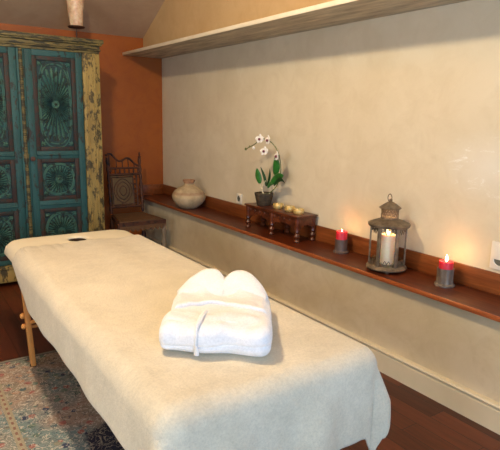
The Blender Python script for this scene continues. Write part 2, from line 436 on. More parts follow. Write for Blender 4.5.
W(MB().lathe([(.0615,-.09),(.0615,-.009),(.0575,-.009),(.0575,-.09)], 40, (HX,HY,TZ), cap=False), 'face_hole_shade', M['holeshade'], mt, o)  # added dark ring, so the opening reads as shaded
W(MB().bbox(TX0+.04, TX1-.04, TY0+.06, TY0+.09, .56, .63).bbox(TX0+.04, TX1-.04, 3.59, 3.62, .56, .63)
  .bbox(TX0+.03, TX0+.055, TY0+.06, 3.62, .56, .63).bbox(TX1-.055, TX1-.03, TY0+.06, 3.62, .56, .63), 'frame', M['beech'], mt, o)
for sx, x in ((-1, TX0+.012), (1, TX1-.012)):
    for sy, y in ((-1, 1.50), (1, 3.36)):
        lgm = MB().bbox(-.016, .016, -.022, .022, .018, .60, .005); sm_ = Matrix.Identity(4); sm_[0][2] = sx*.05; sm_[0][3] = -sx*.03; lgm.xf(Matrix.Translation((x,y,0)) @ sm_)
        g = W(lgm, 'leg', M['beech'], mt, o)
        W(MB().lathe([(.02,0),(.02,.014),(.016,.02)], 14, (x-sx*.029,y,.015 if y > 2 or sx < 0 else 0)), 'foot', M['hole'], mt, o)
        for z in (.36, .29):
            k = MB().lathe([(0,0),(.014,0),(.018,.008),(.018,.018),(.010,.026),(0,.026)], 14)
            k.xf(Matrix.Translation(((x-.016+.03-.05*z) if sx < 0 else (x+.016-.03+.05*z), y, z)) @ Matrix.Rotation(-sx*-PI/2 if sx > 0 else -PI/2, 4, 'Y'))
            kb = W(k, 'knob', M['beech'], mt, o)
    W(MB().tube([(x+(.03 if sx < 0 else -.03), 3.33, .32), (x+(.03 if sx < 0 else -.03), 2.75, .57)], .012, 8), 'brace', M['beech'], mt, o)
W(MB().tube([(TX0+.03,3.36,.28),(TX1-.03,3.36,.28)], .011, 8), 'crossbar', M['beech'], mt, o)

# blanket
BT = TZ+.004
IX0, IX1, IY0 = TX0+.078, TX1-.070, TY0+.070      # inner flat rectangle
rho = .080
BW = IX1-IX0; BLn = 3.62-IY0
def sm(a, b, x):
    k = max(0, min(1, (x-a)/(b-a))); return k*k*(3-2*k)
NU, NV = 190, 260
LO, RO = .288, .305         # side overhang arc length
def blanket(u, v):
    s = -LO+u*(BW+LO+RO)
    x_ = IX0+s
    drop = .415+.14*(1-sm(1.22, 1.30, x_))+.02*math.sin(x_*9)
    yt = v*(BLn+drop)       # distance from far edge
    far = 3.60+.03*sm(.6,1.1,x_)+.006*math.sin(x_*23)-.20*max(0,-s)
    t_ = yt-(far-IY0)*1.0
    y_ = IY0-t_ if t_ < 0 else IY0
    if s < 0: s *= .40+.60*sm(3.62, 3.05, y_) if y_ > 3.05 else 1
    dx = -s if s < 0 else (s-BW if s > BW else 0); sx = -1 if s < 0 else 1
    dy = max(0, t_)
    d = math.hypot(dx, dy)
    bx = min(IX1, max(IX0, x_))
    z = BT
    # soft creases on top
    wz = .006*noise.noise(Vector((x_*5, y_*2.2, 1)))+.003*noise.noise(Vector((x_*2+y_*6, y_*9-x_*4, 4)))
    if y_ > 3.3 and d < .1:
        e = sm(3.35, 3.6, y_); wz += e*.007*abs(math.sin(x_*38+3*noise.noise(Vector((x_*8,0,0)))))*(1-sm(.75,1.2,x_))
    if d < 1e-6: return Vector((bx, y_, z+.003+wz))
    ux, uy = sx*dx/d, -dy/d
    a = min(d/rho, PI/2); h = rho*math.sin(a); dn = rho*(1-math.cos(a)); rest = max(0, d-rho*PI/2)
    corner = min(dx, dy)/max(d, 1e-6)
    # flare and folds in the hanging part
    q = (y_ if dy < .02 else 0)*1.0
    wave = .004*math.sin(y_*7.0+1.0)+.003*math.sin(y_*17) if dx > dy else (.018*math.sin(bx*16+1.2)+.008*math.sin(bx*33))
    fl = rest*(.07+.22*corner)*(1-.62*min(1,rest/.34)**1.6)+wave*min(1, rest/.14)
    if corner > .0:
        ang = math.atan2(dy, dx); fl += .05*math.sin(ang*4-.6)*min(1, rest/.15)*math.sin(min(1,corner*1.5)*PI/2)
    h += max(-.004, fl)+.004
    dn += rest*(.985)
    return Vector((bx+ux*h, y_+uy*h, z+.003-dn+wz*max(0, 1-d*10)))
bk = MB().grid(blanket, NU, NV)
bo = bk.build('blanket', M['blanket'], origin=(1.05,2.4,TZ), angle=80, thick=.007)
tag(bo, 'cream terry blanket draped over the massage table and hanging at its near corner', 'blanket')

# ------------------------------------------------------------------ bathrobe
RO_ = (1.070, 1.755, TZ+.018)
rz = math.radians(-39.5)
rbt = thing('bathrobe', RO_, 'folded white terry bathrobe with collar, lying on the massage table', 'bathrobe', rz)
HB = .112
def crease(x): return -.045+.035*math.exp(-((x+.015)/.075)**2)-.030*(abs(x)/.2)**2+.004*math.sin(x*40)
def skew(x, y): return x*(1+.03*sm(-.1,.2,y))-.030*sm(-.15,.22,y)
def bump_(x, y):
    q = Vector((x*9, y*9, 1.3))
    return noise.noise(q)*.012+noise.noise(q*2.4+Vector((3,1,0)))*.006
def back_(x, y):      # the shoulders and the rise towards the collar
    return sm(.08,.25,y)*(.052*math.exp(-((abs(x)-.074)/.036)**2)-.006-.012*math.exp(-(x/.03)**2))
def robe(p):
    x, y, z = p
    fz = z/HB; k = sm(.2, 1, fz)
    z += k*(bump_(x, y)+back_(x, y)-.010*sm(.0,.04,y)+.006*math.exp(-((y+.16)/.06)**2))
    y += sm(.0,.25,y)*(.062*math.exp(-((abs(x)-.074)/.034)**2)-.030*sm(.10,.2,abs(x)))
    if y < -.2: y += .010*math.exp(-((fz-.36-.08*math.sin(x*11))/.06)**2)-.016*math.sin(min(1,fz)*PI)+.006*math.sin(x*30)
    x *= 1+.02*math.sin(fz*PI)-.03*sm(-.1,.25,y)+.012*math.sin(y*25)
    x = skew(x, y)
    return Vector((x, y, z))+noise.noise_vector(Vector((x*12,y*12,z*12)))*.005*sm(.0,.25,fz)
MB().rbox(.41, .50, HB, .034, (0,.0,.002), 80, fn=robe).build('body', M['robe'], rbt, angle=180)
# upper half folded down over the lower one, its free edge an arch
def upf(p):
    x, y, z = p
    t_ = (y+.11)/.22                       # 0 near edge .. 1 at the shoulders
    yy = crease(x)*(1-t_)+(.205-.02*sm(.1,.2,abs(x)))*t_
    lift = bump_(x, yy)*.9+back_(x, yy)*.95+HB-.014+.010*(1-sm(0,.25,t_))
    edge = sm(.165, .2, abs(x))
    return Vector((skew(x, yy), yy, z*(1-.5*t_)+lift-.030*edge**2))
MB().rbox(.408, .22, .022, .010, (0,0,0), 56, fn=upf).build('upper_fold', M['robe'], rbt, angle=180)
# shawl collar: two flaps sloping towards the viewer from upright points
for sx in (-1, 1):
    def lap(u, v, sx=sx):
        P0 = Vector((-.006,.205,.134)); P1 = Vector((.066,.375,.228)); P2 = Vector((.192,.165,.098))
        I0 = Vector((-.006,.120,.092)); I1 = Vector((.070,.110,.092)); I2 = Vector((.185,.105,.080))
        f = lambda a_, b_, c_: a_*(1-u)**2+b_*2*u*(1-u)+c_*u*u
        ridge, inn = f(P0,P1,P2), f(I0,I1,I2)
        if v < .15: q = ridge+Vector((0,.012*(1-v/.15),-.05*(1-v/.15)))
        else: w_ = (v-.15)/.85; q = ridge*(1-w_)+inn*w_+Vector((0,0,.010*math.sin(w_*PI)))
        q = Vector((skew(sx*q.x, q.y), q.y, q.z))
        return q+noise.noise_vector(q*14)*.006
    MB().grid(lap, 26, 18).build('lapel', M['robe'], rbt, angle=180, thick=.008)
# belt hanging over the front
bp = [(-.053,-.12,.124),(-.056,-.17,.128),(-.058,-.215,.124),(-.060,-.245,.112),(-.060,-.266,.085),(-.060,-.272,.055),(-.060,-.270,.03),(-.060,-.262,.008)]
MB().tube(bp, .010, 8, (1.0,.55), up=(0,.3,1)).build('belt', M['robe'], rbt, angle=80)

# ------------------------------------------------------------------ cabinet
CX, CW = 1.022, .715; CY, CD = 5.20, .80; CT = 2.30
cb = thing('cabinet', (CX, CY, 0), 'tall antique cabinet with carved sunburst doors in worn teal and yellow paint', 'cabinet')
# local: x -CW..CW , y 0 front .. CD
MB().box(-CW+.02, CW-.02, .03, CD, .05, CT-.10).build('case', M['darkwood'], cb, smooth=False)
for sx in (-1, 1):
    m = MB().bbox(min(sx*(CW-.165), sx*CW), max(sx*(CW-.165), sx*CW), -.012, .05, .20, 2.17, .006)
    x = sx*(CW-.055); m.tube([(x,-.014,.20),(x,-.014,2.17)], .012, 8)
    x = sx*(CW-.125); m.tube([(x,-.014,.20),(x,-.014,2.17)], .009, 8)
    m.build('stile', M['yellow'], cb)
co = MB()
for (z0, z1, e) in ((2.17,2.195,.0),(2.195,2.210,.012),(2.210,2.245,.004),(2.245,2.262,.022),(2.262,2.30,.034)):
    co.bbox(-CW-e, CW+e, -.014-e, CD, z0, z1, .006)
co.build('cornice', M['gilt'], cb)
pl = MB().bbox(-CW-.01, CW+.01, -.02, CD, .04, .185, .006); pl.bbox(-CW-.02, CW+.02, -.03, CD, .165, .20, .006)
pl.build('plinth', M['yellow'], cb)
for sx in (-1, 1):
    for y in (.05, CD-.08): MB().bbox(sx*(CW-.06)-.05, sx*(CW-.06)+.05, y-.04, y+.05, 0, .045, .006).build('foot', M['darkwood'], cb)

def sunburst(m, cx, cz, hw, hh, yb, petals, p=2.0):
    """raised petals filling a (super)ellipse, boss and rings"""
    def R(a, k=1):
        c, s_ = abs(math.cos(a)), abs(math.sin(a))
        return k/((c/hw)**p+(s_/hh)**p)**(1/p)
    r0 = min(hw, hh)*.24
    for i in range(petals):
        a = 2*PI*(i+.5)/petals; R1 = R(a, .90); wa = PI/petals*.74
        vs = []; n = 7
        for k in range(n+1):
            f = k/n; r = r0+(R1-r0)*f
            wd = math.sin(min(1, .25+f*.95)*PI/2)*wa*(1 if f < .88 else .55)
            zt = .004+.017*math.sin((.1+.85*f)*PI)
            for da, h in ((-wd,0),(-wd*.45,zt*.8),(0,zt),(wd*.45,zt*.8),(wd,0)):
                vs.append((cx+r*math.cos(a+da), yb-h, cz+r*math.sin(a+da)))
        fs = [(k*5+j, k*5+j+1, (k+1)*5+j+1, (k+1)*5+j) for k in range(n) for j in range(4)]
        m.add(vs, fs)
    for k, rr in ((.97, .008), (1.06, .006)):
        m.tube([(cx+R(2*PI*i/64,k)*math.cos(2*PI*i/64), yb-.002, cz+R(2*PI*i/64,k)*math.sin(2*PI*i/64)) for i in range(64)], rr, 6, closed=True, up=(0,1,0))
    for k, rr in ((r0*.92, .006), (r0*.55, .006)):
        m.tube([(cx+k*math.cos(2*PI*i/24), yb-.003, cz+k*math.sin(2*PI*i/24)) for i in range(24)], rr, 6, closed=True, up=(0,1,0))
    b = MB().lathe([(r0*.4,0),(r0*.36,.012),(r0*.2,.02),(0,.022)], 16); b.xf(Matrix.Translation((cx,yb,cz)) @ Matrix.Rotation(PI/2,4,'X'))
    m.add(b.v, b.f)
def corner_leaves(m, x0, x1, z0, z1, yb, s_):
    for cx, sx in ((x0,1),(x1,-1)):
        for cz, sz in ((z0,1),(z1,-1)):
            for a in (.25, .78, 1.32):
                L = s_*(1 if a == .78 else .8)
                m.tube([(cx+sx*.012, yb-.002, cz+sz*.012), (cx+sx*(.012+L*.5*math.cos(a)), yb-.009, cz+sz*(.012+L*.5*math.sin(a))), (cx+sx*(.012+L*math.cos(a)), yb-.002, cz+sz*(.012+L*math.sin(a)))], [.003,.011,.003], 6, up=(0,1,0))
for sx in (-1, 1):
    xa, xb = .035, CW-.168            # from centre to stile
    D0, D1 = (xa, xb) if sx > 0 else (-xb, -xa)
    st = .062
    door = MB()
    door.bbox(D0, D0+st, -.004, .03, .205, 2.17, .006).bbox(D1-st, D1, -.004, .03, .205, 2.17, .006)
    for z0, z1 in ((2.12,2.17),(1.19,1.255),(.715,.785),(.205,.245)):
        door.bbox(D0+st, D1-st, -.002, .03, z0-.004, z1+.004, .005)
    for z0, z1 in ((1.19,1.255),(.715,.785)): door.tube([(D0+st,-.004,(z0+z1)/2),(D1-st,-.004,(z0+z1)/2)], .008, 6)
    dr = door.build('door', M['teal'], cb)
    P0, P1 = D0+st-.002, D1-st+.002
    zs = [(1.255,2.12),(.785,1.19),(.245,.715)]
    for i, (z0, z1) in enumerate(zs):
        fr = MB(); b = .042
        fr.bbox(P0, P0+b, .002, .03, z0, z1, .006).bbox(P1-b, P1, .002, .03, z0, z1, .006).bbox(P0+b, P1-b, .002, .03, z0, z0+b, .006).bbox(P0+b, P1-b, .002, .03, z1-b, z1, .006)
        fr.build('panel_border', M['rust'], dr)
        MB().box(P0+b-.002, P1-b+.002, .018, .03, z0+b-.002, z1-b+.002).build('panel', M['panelback'], dr, smooth=False)
        cxp, czp = (P0+P1)/2, (z0+z1)/2; hw, hh = (P1-P0)/2-b-.016, (z1-z0)/2-b-.016
        cm = MB(); sunburst(cm, cxp, czp, hw, hh, .018, 44 if i == 0 else 28, 3.0 if i == 0 else 2.15)
        corner_leaves(cm, P0+b, P1-b, z0+b, z1-b, .018, .05 if i == 0 else .055)
        cm.build('carving', M['tealcarve'], dr)
    kz = 1.19
    if sx > 0:
        hd = MB().lathe([(.012,0),(.012,.01),(.022,.016),(.022,.024),(0,.03)], 14); hd.xf(Matrix.Translation((D0+.02,-.004,kz)) @ Matrix.Rotation(PI/2,4,'X'))
        hd.build('door_knob', M['iron'], dr)
MB().bbox(-.034, .034, -.010, .03, .205, 2.17, .006).build('middle_post', M['teal'], cb)
MB().tube([(0,-.014,.21),(0,-.014,2.165)], .016, 8).bbox(-.022, .022, -.022, .0, 1.16, 1.24, .008).build('centre_moulding', M['gilt'], cb)

# candle holder standing on the cabinet
ch = thing('tealight_stand', (1.62, 5.50, CT), 'pale mottled glass cup on a thin iron stand on top of the cabinet', 'candle holder')
MB().lathe([(.06,0),(.06,.006),(.05,.012),(.012,.018)], 24).build('base', M['iron'], ch)
MB().lathe([(.007,.014),(.006,.06),(.009,.075),(.006,.09),(.006,.135)], 12).build('stem', M['iron'], ch)
MB().lathe([(.01,.130),(.075,.136),(.082,.142),(.080,.150),(.01,.150)], 28).build('tray', M['chairwood'], ch)
MB().lathe([(0,.151),(.055,.151),(.060,.16),(.066,.22),(.074,.30),(.082,.38),(.084,.40),(.078,.40),(.068,.30),(.055,.18),(0,.175)], 32,
           lobes=lambda a,k,z: 1+.02*math.sin(a*5+z*20)).build('cup', M['alab'], ch)

# ------------------------------------------------------------------ chair
SZ = .52
cr = thing('carved_chair', (2.13, 5.38, 0), 'low carved wooden chair with patterned back panel, between cabinet and ledge', 'chair'); o = (2.13,5.38,0)
FL, FR, BL, BR = (1.86,5.15), (2.40,5.15), (1.975,5.68), (2.35,5.68)
def turned(x, y, z0, z1, r, n=4):
    pr = []; K = 8*n
    for k in range(K+1):
        f = k/K; pr.append((r*(.72+.34*abs(math.sin(f*PI*n))**1.5), z0+(z1-z0)*f))
    return MB().lathe(pr, 14, (x,y,0))
for (x, y), mt_ in ((FL,'chairwood'),(FR,'chairgrey')): W(turned(x+(.02 if x < 2 else -.02), y+.02, 0, SZ-.05, .028, 3), 'leg', M[mt_], cr, o)
for (x, y) in (BL, BR):
    W(turned(x, y-.02, 0, SZ-.05, .026, 3), 'leg', M['chairwood'], cr, o)
    m = turned(0, 0, 0, .62, .019, 7); sh_ = Matrix.Identity(4); sh_[1][2] = .14
    m.xf(Matrix.Translation((x, y-.01, SZ)) @ sh_)
    W(m, 'back_post', M['chairwood'], cr, o)
sfm = MB().prism([FL, FR, BR, BL], 'z', SZ-.055, SZ-.012)
W(sfm, 'seat_frame', M['chairwood'], cr, o, angle=30)
ins = lambda p: (2.137+(p[0]-2.137)*.9, 5.385+(p[1]-5.385)*.9)
W(MB().prism([ins(FL), ins(FR), ins(BR), ins(BL)], 'z', SZ-.014, SZ), 'seat', M['chairseat'], cr, o, angle=30)
# carved apron with hanging scallops
ap = []
n = 9
top = SZ-.05
pts = [(FL[0]+.02, top), (FR[0]-.02, top)]
for i in range(n*8, -1, -1):
    f = i/(n*8); pts.append((FL[0]+.02+(FR[0]-FL[0]-.04)*f, top-.03-.03*abs(math.sin(f*PI*n))))
W(MB().prism(pts, 'y', FL[1]-.004, FL[1]+.014), 'apron', M['chairseat'], cr, o, angle=30)
sa = MB()
m = MB()
pts = [(0, top), (.53, top)]
for i in range(72, -1, -1): f = i/72; pts.append((.53*f, top-.03-.03*abs(math.sin(f*PI*9))))
m.prism(pts, 'y', -.008, .008); m.xf(Matrix.Translation((FR[0]-.01,FR[1],0)) @ Matrix.Rotation(math.atan2(.53,-.05),4,'Z'))
W(m, 'apron', M['chairwood'], cr, o, angle=30)
W(MB().tube([(FL[0]+.03,FL[1]+.02,.2),(FR[0]-.03,FR[1]+.02,.2)], .013, 8), 'stretcher', M['chairwood'], cr, o)
# back: lean
def bk_(x, z): return (x, 5.665+(z-SZ)*.14, z)
bx0, bx1 = BL[0], BR[0]
for z, r in ((SZ+.07,.014),(SZ+.43,.015),(SZ+.50,.012)): W(MB().tube([bk_(bx0,z), bk_(bx1,z)], r, 8), 'back_rail', M['chairwood'], cr, o)
m = MB()
for i in range(7):
    x = bx0+(bx1-bx0)*(i+.5)/7
    m.tube([bk_(x,SZ+.43), bk_(x,SZ+.465), bk_(x,SZ+.50)], [.006,.012,.006], 8)
W(m, 'spindles', M['chairwood'], cr, o)
pm = MB(); px0, px1 = bx0+.02, bx1-.09
m = MB(); m.box(px0, px1, -.007, .007, 0, .33)
shm = Matrix.Identity(4); shm[1][2] = .14
T_ = Matrix.Translation((0, 5.665+.085*.14, SZ+.085)) @ shm
m.xf(T_); bp_ = W(m, 'back_panel', M['chairpanel'], cr, o, smooth=False)
m = MB(); cxp = (px0+px1)/2
def dm(w, h): return [(cxp+w*math.cos(a)*abs(math.cos(a))**.4, -.010, .165+h*math.sin(a)) for a in [2*PI*i/40 for i in range(40)]]
for w, h in ((.105,.135),(.075,.10),(.04,.055)): m.tube(dm(w,h), .005, 6, closed=True, up=(0,1,0))
for a, b, c_, d_ in ((px0+.01,px1-.01,.012,.012),(px0+.01,px1-.01,.318,.318),(px0+.01,px0+.01,.012,.318),(px1-.01,px1-.01,.012,.318)): m.tube([(a,-.01,c_),(b,-.01,d_)], .007, 6)
m.xf(T_); ob = m.build('panel_carving', M['chairwood'], None, origin=o); ob.location = (0,0,0); ob.parent = bp_
m = MB(); z = SZ+.085
m.tube([bk_(px1+.035,SZ+.08), bk_(px1+.035,SZ+.43)], .01, 8)
for i in range(6): zz_ = SZ+.1+i*.055; m.tube([bk_(px1+.012+.023*math.cos(a),zz_+.025+.024*math.sin(a)) for a in [2*PI*k/14 for k in range(14)]], .004, 5, closed=True, up=(0,1,0))
W(m, 'lattice', M['chairwood'], cr, o)
# crest: S-scroll rising to the left, finial on the right post
m = MB(); cz0 = SZ+.51
pts = []
for i in range(41):
    f = i/40; x = bx0-.02+(bx1-bx0+.02)*f
    z = cz0+.03+.13*(1-f)*(1+.2*math.cos(f*9))*(1 if f > .06 else .75)*.9+.02*math.sin(f*12)
    pts.append(bk_(x, min(z, cz0+.15)))
m.tube(pts, [.012]*41, 8)
for i in range(5):
    f = .12+i*.18; p = pts[int(f*40)]; m.tube([p, bk_(p[0], cz0-.01)], .006, 6)
W(m, 'crest', M['chairwood'], cr, o)
m = MB().lathe([(.012,.0),(.02,.02),(.008,.035),(.014,.05),(.004,.075),(0,.08)], 12); m.xf(Matrix.Translation(bk_(bx1, SZ+.60)))
W(m, 'finial', M['chairwood'], cr, o)

# ------------------------------------------------------------------ vase
vs_ = thing('clay_pot', (2.612, 5.03, ZL), 'round pale clay pot with fluted neck on the ledge near the corner', 'pot')
MB().lathe([(0,.0),(.085,0),(.10,.006),(.150,.045),(.185,.095),(.193,.13),(.186,.16),(.155,.20),(.11,.232),(.070,.25),(.052,.264),(.054,.282),(.066,.30),(.070,.315),(.062,.318),(.048,.29),(.045,.262),(.05,.24),(0,.1)], 56,
           lobes=lambda a,k,z: 1+(.05*math.sin(a*9) if .262 < z else 0)+.008*math.sin(a*3+z*30)).build('body', M['vase'], vs_)
vs_.scale = (.94, .94, .96)

# ------------------------------------------------------------------ carved bench
b0, b1, a0, a1 = 3.155, 3.885, 2.592, 2.788; BH = .215
bn = thing('carved_bench', ((a0+a1)/2, (b0+b1)/2, ZL), 'small carved dark red wooden bench with arched aprons on the ledge', 'bench'); o = ((a0+a1)/2,(b0+b1)/2,ZL)
W(MB().bbox(a0-.012, a1+.008, b0-.012, b1+.012, ZL+BH-.016, ZL+BH, .005).bbox(a0-.004, a1+.002, b0-.004, b1+.004, ZL+BH-.028, ZL+BH-.016, .003), 'top', M['bench'], bn, o)
ys = [b0+.018, (b0+b1)/2-.01, b1-.018]
def bleg(x, y): return MB().lathe([(.020,0),(.025,.008),(.021,.018),(.013,.026),(.021,.036),(.027,.05),(.021,.064),(.013,.074),(.021,.086),(.019,.10),(.018,.12),(.023,.13),(.023,.19)], 16, (x,y,ZL))
for x in (a0+.016, a1-.016):
    for y in ys: W(bleg(x, y), 'leg', M['bench'], bn, o)
def arch(L, top, n=36):
    pts = [(0, top), (L, top)]
    for i in range(n, -1, -1):
        f = i/n; g = abs(f-.5)*2
        d = .046+.050*g**2.0+.012*abs(math.sin(f*PI*5))
        pts.append((L*f, top-d))
    return pts
for x in (a0+.008, a1-.014):
    for ya, yb_ in ((ys[0], ys[1]), (ys[1], ys[2])):
        m = MB().prism([(ya+p, q) for p, q in arch(yb_-ya, ZL+BH-.026)], 'x', x, x+.010)
        for k in range(5):
            f = (k+.5)/5; m.tube([(x-.001, ya+(yb_-ya)*f+.014*math.cos(a), ZL+BH-.048+.012*math.sin(a)) for a in [2*PI*j/12 for j in range(12)]], .0035, 5, closed=True, up=(1,0,0))
        W(m, 'apron', M['bench'], bn, o, angle=30)
for y in (b0+.006, b1-.016):
    W(MB().prism([(a0+.016+p, q) for p, q in arch(a1-a0-.032, ZL+BH-.026)], 'y', y, y+.010), 'end_apron', M['bench'], bn, o, angle=30)
# gold tealight cups
cups = [(2.690, 3.535, 'first gold tealight cup, nearest the orchid pot on the carved bench'),
        (2.690, 3.375, 'middle of the three gold tealight cups on the carved bench'),
        (2.680, 3.250, 'gold tealight cup at the end of the bench nearest the lantern')]
proto = None
for x, y, lb in cups:
    if proto is None:
        proto = thing('tealight_cup', (x,y,ZL+BH), lb, 'tealight', 0, 'tealight cups on the bench')
        MB().lathe([(0,0),(.036,0),(.043,.006),(.046,.022),(.044,.038),(.040,.042),(.036,.040),(.036,.032),(0,.032)], 28).build('cup', M['gold'], proto)
        MB().lathe([(0,.0325),(.035,.0325),(.033,.036),(0,.037)], 20).build('wax', M['waxcream'], proto)
        MB().lathe([(.0015,.036),(.0015,.046),(0,.047)], 6).build('wick', M['wick'], proto)
    else:
        c = copy_tree(proto); c.location = Vector((x,y,ZL+BH))*S; c['label'] = lb

# ------------------------------------------------------------------ orchid
PX, PY, PZ = 2.680, 3.735, ZL+BH
oc = thing('potted_orchid', (PX,PY,PZ), 'white orchid in a dark ribbed pot on the carved bench', 'plant')
MB().lathe([(0,0),(.056,0),(.062,.006),(.080,.085),(.084,.098),(.084,.108),(.076,.110),(.072,.095),(0,.09)], 48,
           lobes=lambda a,k,z: 1+.018*math.sin(a*24)).build('pot', M['potb'], oc)
MB().lathe([(.073,.088),(.05,.097),(0,.10)], 20, lobes=lambda a,k,z: 1+.04*math.sin(a*5)).build('moss', M['leafdark'], oc)
def L3(px, py, dx=0):      # photo pixel -> local point in the plane x = PX+dx  (a survey measurement)
    return Vector((dx, py, px))
def curve(pts, n=20):
    pts = [Vector(p) for p in pts]; out = []
    P_ = [pts[0]*2-pts[1]]+pts+[pts[-1]*2-pts[-2]]
    for i in range(1, len(P_)-2):
        for k in range(n//(len(pts)-1)+1):
            t_ = k/(n//(len(pts)-1)+1); a, b, c_, d_ = P_[i-1:i+3]
            out.append(.5*((2*b)+(c_-a)*t_+(2*a-5*b+4*c_-d_)*t_**2+(3*b-a-3*c_+d_)*t_**3))
    return out+[pts[-1]]
STEM = [(0,-.03,.09),(.0,-.16,.17),(-.01,-.235,.27),(-.015,-.245,.38),(-.02,-.20,.49),(-.03,-.11,.56),(-.035,.0,.575),(-.04,.12,.52),(-.04,.245,.475)]
MB().tube(curve(STEM, 40), .0042, 6).build('flower_stem', M['stem'], oc)
MB().tube(curve([(.01,.03,.09),(.0,.055,.16),(-.005,.06,.22)], 10), .004, 6).build('root', M['twig'], oc)
MB().tube(curve([(-.02,-.03,.09),(-.03,-.01,.15),(-.01,-.03,.22)], 10), .004, 6).build('root', M['twig'], oc)
MB().tube(curve([(.0,-.05,.09),(.0,-.10,.14),(-.01,-.09,.21)], 10), .0035, 6).build('root', M['twig'], oc)
def leaf(base, tip, w, bend, mat, wdir=None):
    b, t_ = Vector(base), Vector(tip); d = t_-b
    side = (wdir or Vector((.35,.0,0))+Vector((0,1,0))*1).cross(d).cross(d).normalized() if False else d.cross(Vector((1,.3,.1))).normalized()
    nrm = side.cross(d).normalized()
    def fn(u, v):
        ww = w*math.sin(min(1,(v*.96+.04))**.8*PI)**.75; q = (u-.5)*2
        return b+d*v+Vector(bend)*math.sin(v*PI)+side*ww*q+nrm*ww*.25*q*q
    MB().grid(fn, 6, 14).build('leaf', mat, oc, angle=80, thick=.0025)
leaf((-.01,.055,.185),(-.03,.075,.32),.034,(0,.01,0),M['leaf'])
leaf((0,-.03,.17),(-.03,.02,.335),.015,(0,-.01,0),M['leafdark'])
leaf((0,-.035,.17),(-.03,-.115,.335),.013,(0,-.015,0),M['leafdark'])
leaf((0,-.05,.16),(-.03,-.175,.205),.017,(0,.0,.02),M['leaf'])
leaf((0,-.09,.20),(-.03,-.31,.295),.032,(0,-.01,.02),M['leaf'])
leaf((0,-.15,.28),(-.03,-.195,.455),.036,(0,-.01,0),M['leaf'])
leaf((0,-.14,.19),(-.03,-.33,.235),.020,(0,.0,.04),M['leafdark'])
def flower(p, s_, ry, name='flower'):
    f = MB(); 
    R_ = Matrix.Translation(Vector(p)) @ Matrix.Rotation(ry[0],4,'Z') @ Matrix.Rotation(ry[1],4,'Y')
    def pet(a, L, w):
        def fn(u, v):
            q = (u-.5)*2; ww = w*math.sin((.08+.88*v)*PI)**.6
            y, z = L*v*math.cos(a)-ww*q*math.sin(a), L*v*math.sin(a)+ww*q*math.cos(a)
            return (-.25*L*v*v*.8-.004+.006*q*q, y, z)
        m = MB().grid(fn, 5, 8); m.xf(R_ @ Matrix.Scale(-1,4,(1,0,0)) @ Matrix.Scale(-1,4,(1,0,0))); f.add(m.v, m.f)
    pet(PI/2, s_, s_*.36); pet(PI*.02, s_*1.05, s_*.55); pet(PI*.98, s_*1.05, s_*.55); pet(-PI*.30, s_*.9, s_*.34); pet(-PI*.70, s_*.9, s_*.34)
    fo = f.build(name, M['petal'], oc, angle=80, thick=.0015)
    h = MB().rbox(s_*.5, s_*.42, s_*.5, s_*.15, (-.012,0,-s_*.32), 4); h.xf(R_)
    h.build('flower_heart', M['petalheart'], fo)
flower((-.05,.010,.575),.042,(.3,.1)); flower((-.05,-.112,.57),.042,(-.2,.1))
flower((-.05,-.062,.475),.042,(.2,.2)); flower((-.045,-.235,.445),.042,(-.3,.1))
for p, s_ in (((-.04,.245,.475),.012),((-.04,.12,.492),.015),((-.035,.19,.50),.009)):
    MB().lathe([(0,-s_),(s_*.7,-s_*.5),(s_,0),(s_*.6,s_*.8),(0,s_*1.3)], 10, p).build('bud', M['petal' if s_ > .012 else 'stem'], oc)

# ------------------------------------------------------------------ candles in holders
def flame(parent, z, s_=1):
    MB().lathe([(0,0),(.006*s_,.006*s_),(.009*s_,.016*s_),(.007*s_,.030*s_),(.003*s_,.042*s_),(0,.050*s_)], 12, (0,0,z)).build('flame', M['flame'], parent)
def lamp(loc, e, rad, col, name='flame_light'):
    l = bpy.data.lights.new(name, 'POINT'); l.energy = e; l.shadow_soft_size = rad*S; l.color = col
    o_ = bpy.data.objects.new(name, l); C.objects.link(o_); o_.location = Vector(loc)*S; return o_
def holder(loc, mat, label, amp, r=.047, h=.102):
    t_ = thing('candle_cup', loc, label, 'candle holder')
    MB().lathe([(0,0),(r*1.22,0),(r*1.25,.008),(r*1.02,.018),(r*.96,h*.5),(r,h*.92),(r*1.0,h),(r*.9,h),(r*.9,h-.02),(0,h-.02)], 48,
        lobes=lambda a,k,z: 1+amp*(math.sin(a*7+k)+.6*math.sin(a*13+2*k))).build('holder', mat, t_)
def cyl_candle(loc, mat, label, cat, r, h, top, fl, group=None):
    t_ = thing('candle', loc, label, cat, 0, group)
    MB().lathe([(0,0),(r,0),(r,h-.008),(r*.96,h),(r*.86,h-.001),(r*.7,h-.006)], 40).build('wax', mat, t_)
    MB().lathe([(r*.71,h-.0065),(r*.3,h-.008),(0,h-.008)], 30).build('melted_top', M[top], t_)
    MB().tube([(0,0,h-.009),(.001,0,h+.004),(.003,.001,h+.010)], .0018, 6).build('wick', M['wick'], t_)
    if fl: flame(t_, h-.004, fl)
    return t_
c1 = (2.700, 2.765); c2 = (2.690, 1.86)
holder((c1[0],c1[1],ZL), M['slate'], 'smooth dark grey candle cup between the carved bench and the lantern', .006)
cyl_candle((c1[0],c1[1],ZL+.081), M['waxred'], 'red pillar candle in the smooth grey cup between bench and lantern', 'candle', .0415, .080, 'waxtop', .35)
holder((c2[0],c2[1],ZL), M['silverbark'], 'rough silvery candle cup standing between the lantern and the wall socket', .03, .048, .108)
cyl_candle((c2[0],c2[1],ZL+.081), M['waxred'], 'brightly lit red candle in the rough silvery cup right of the lantern', 'candle', .0415, .070, 'waxtop', .9)

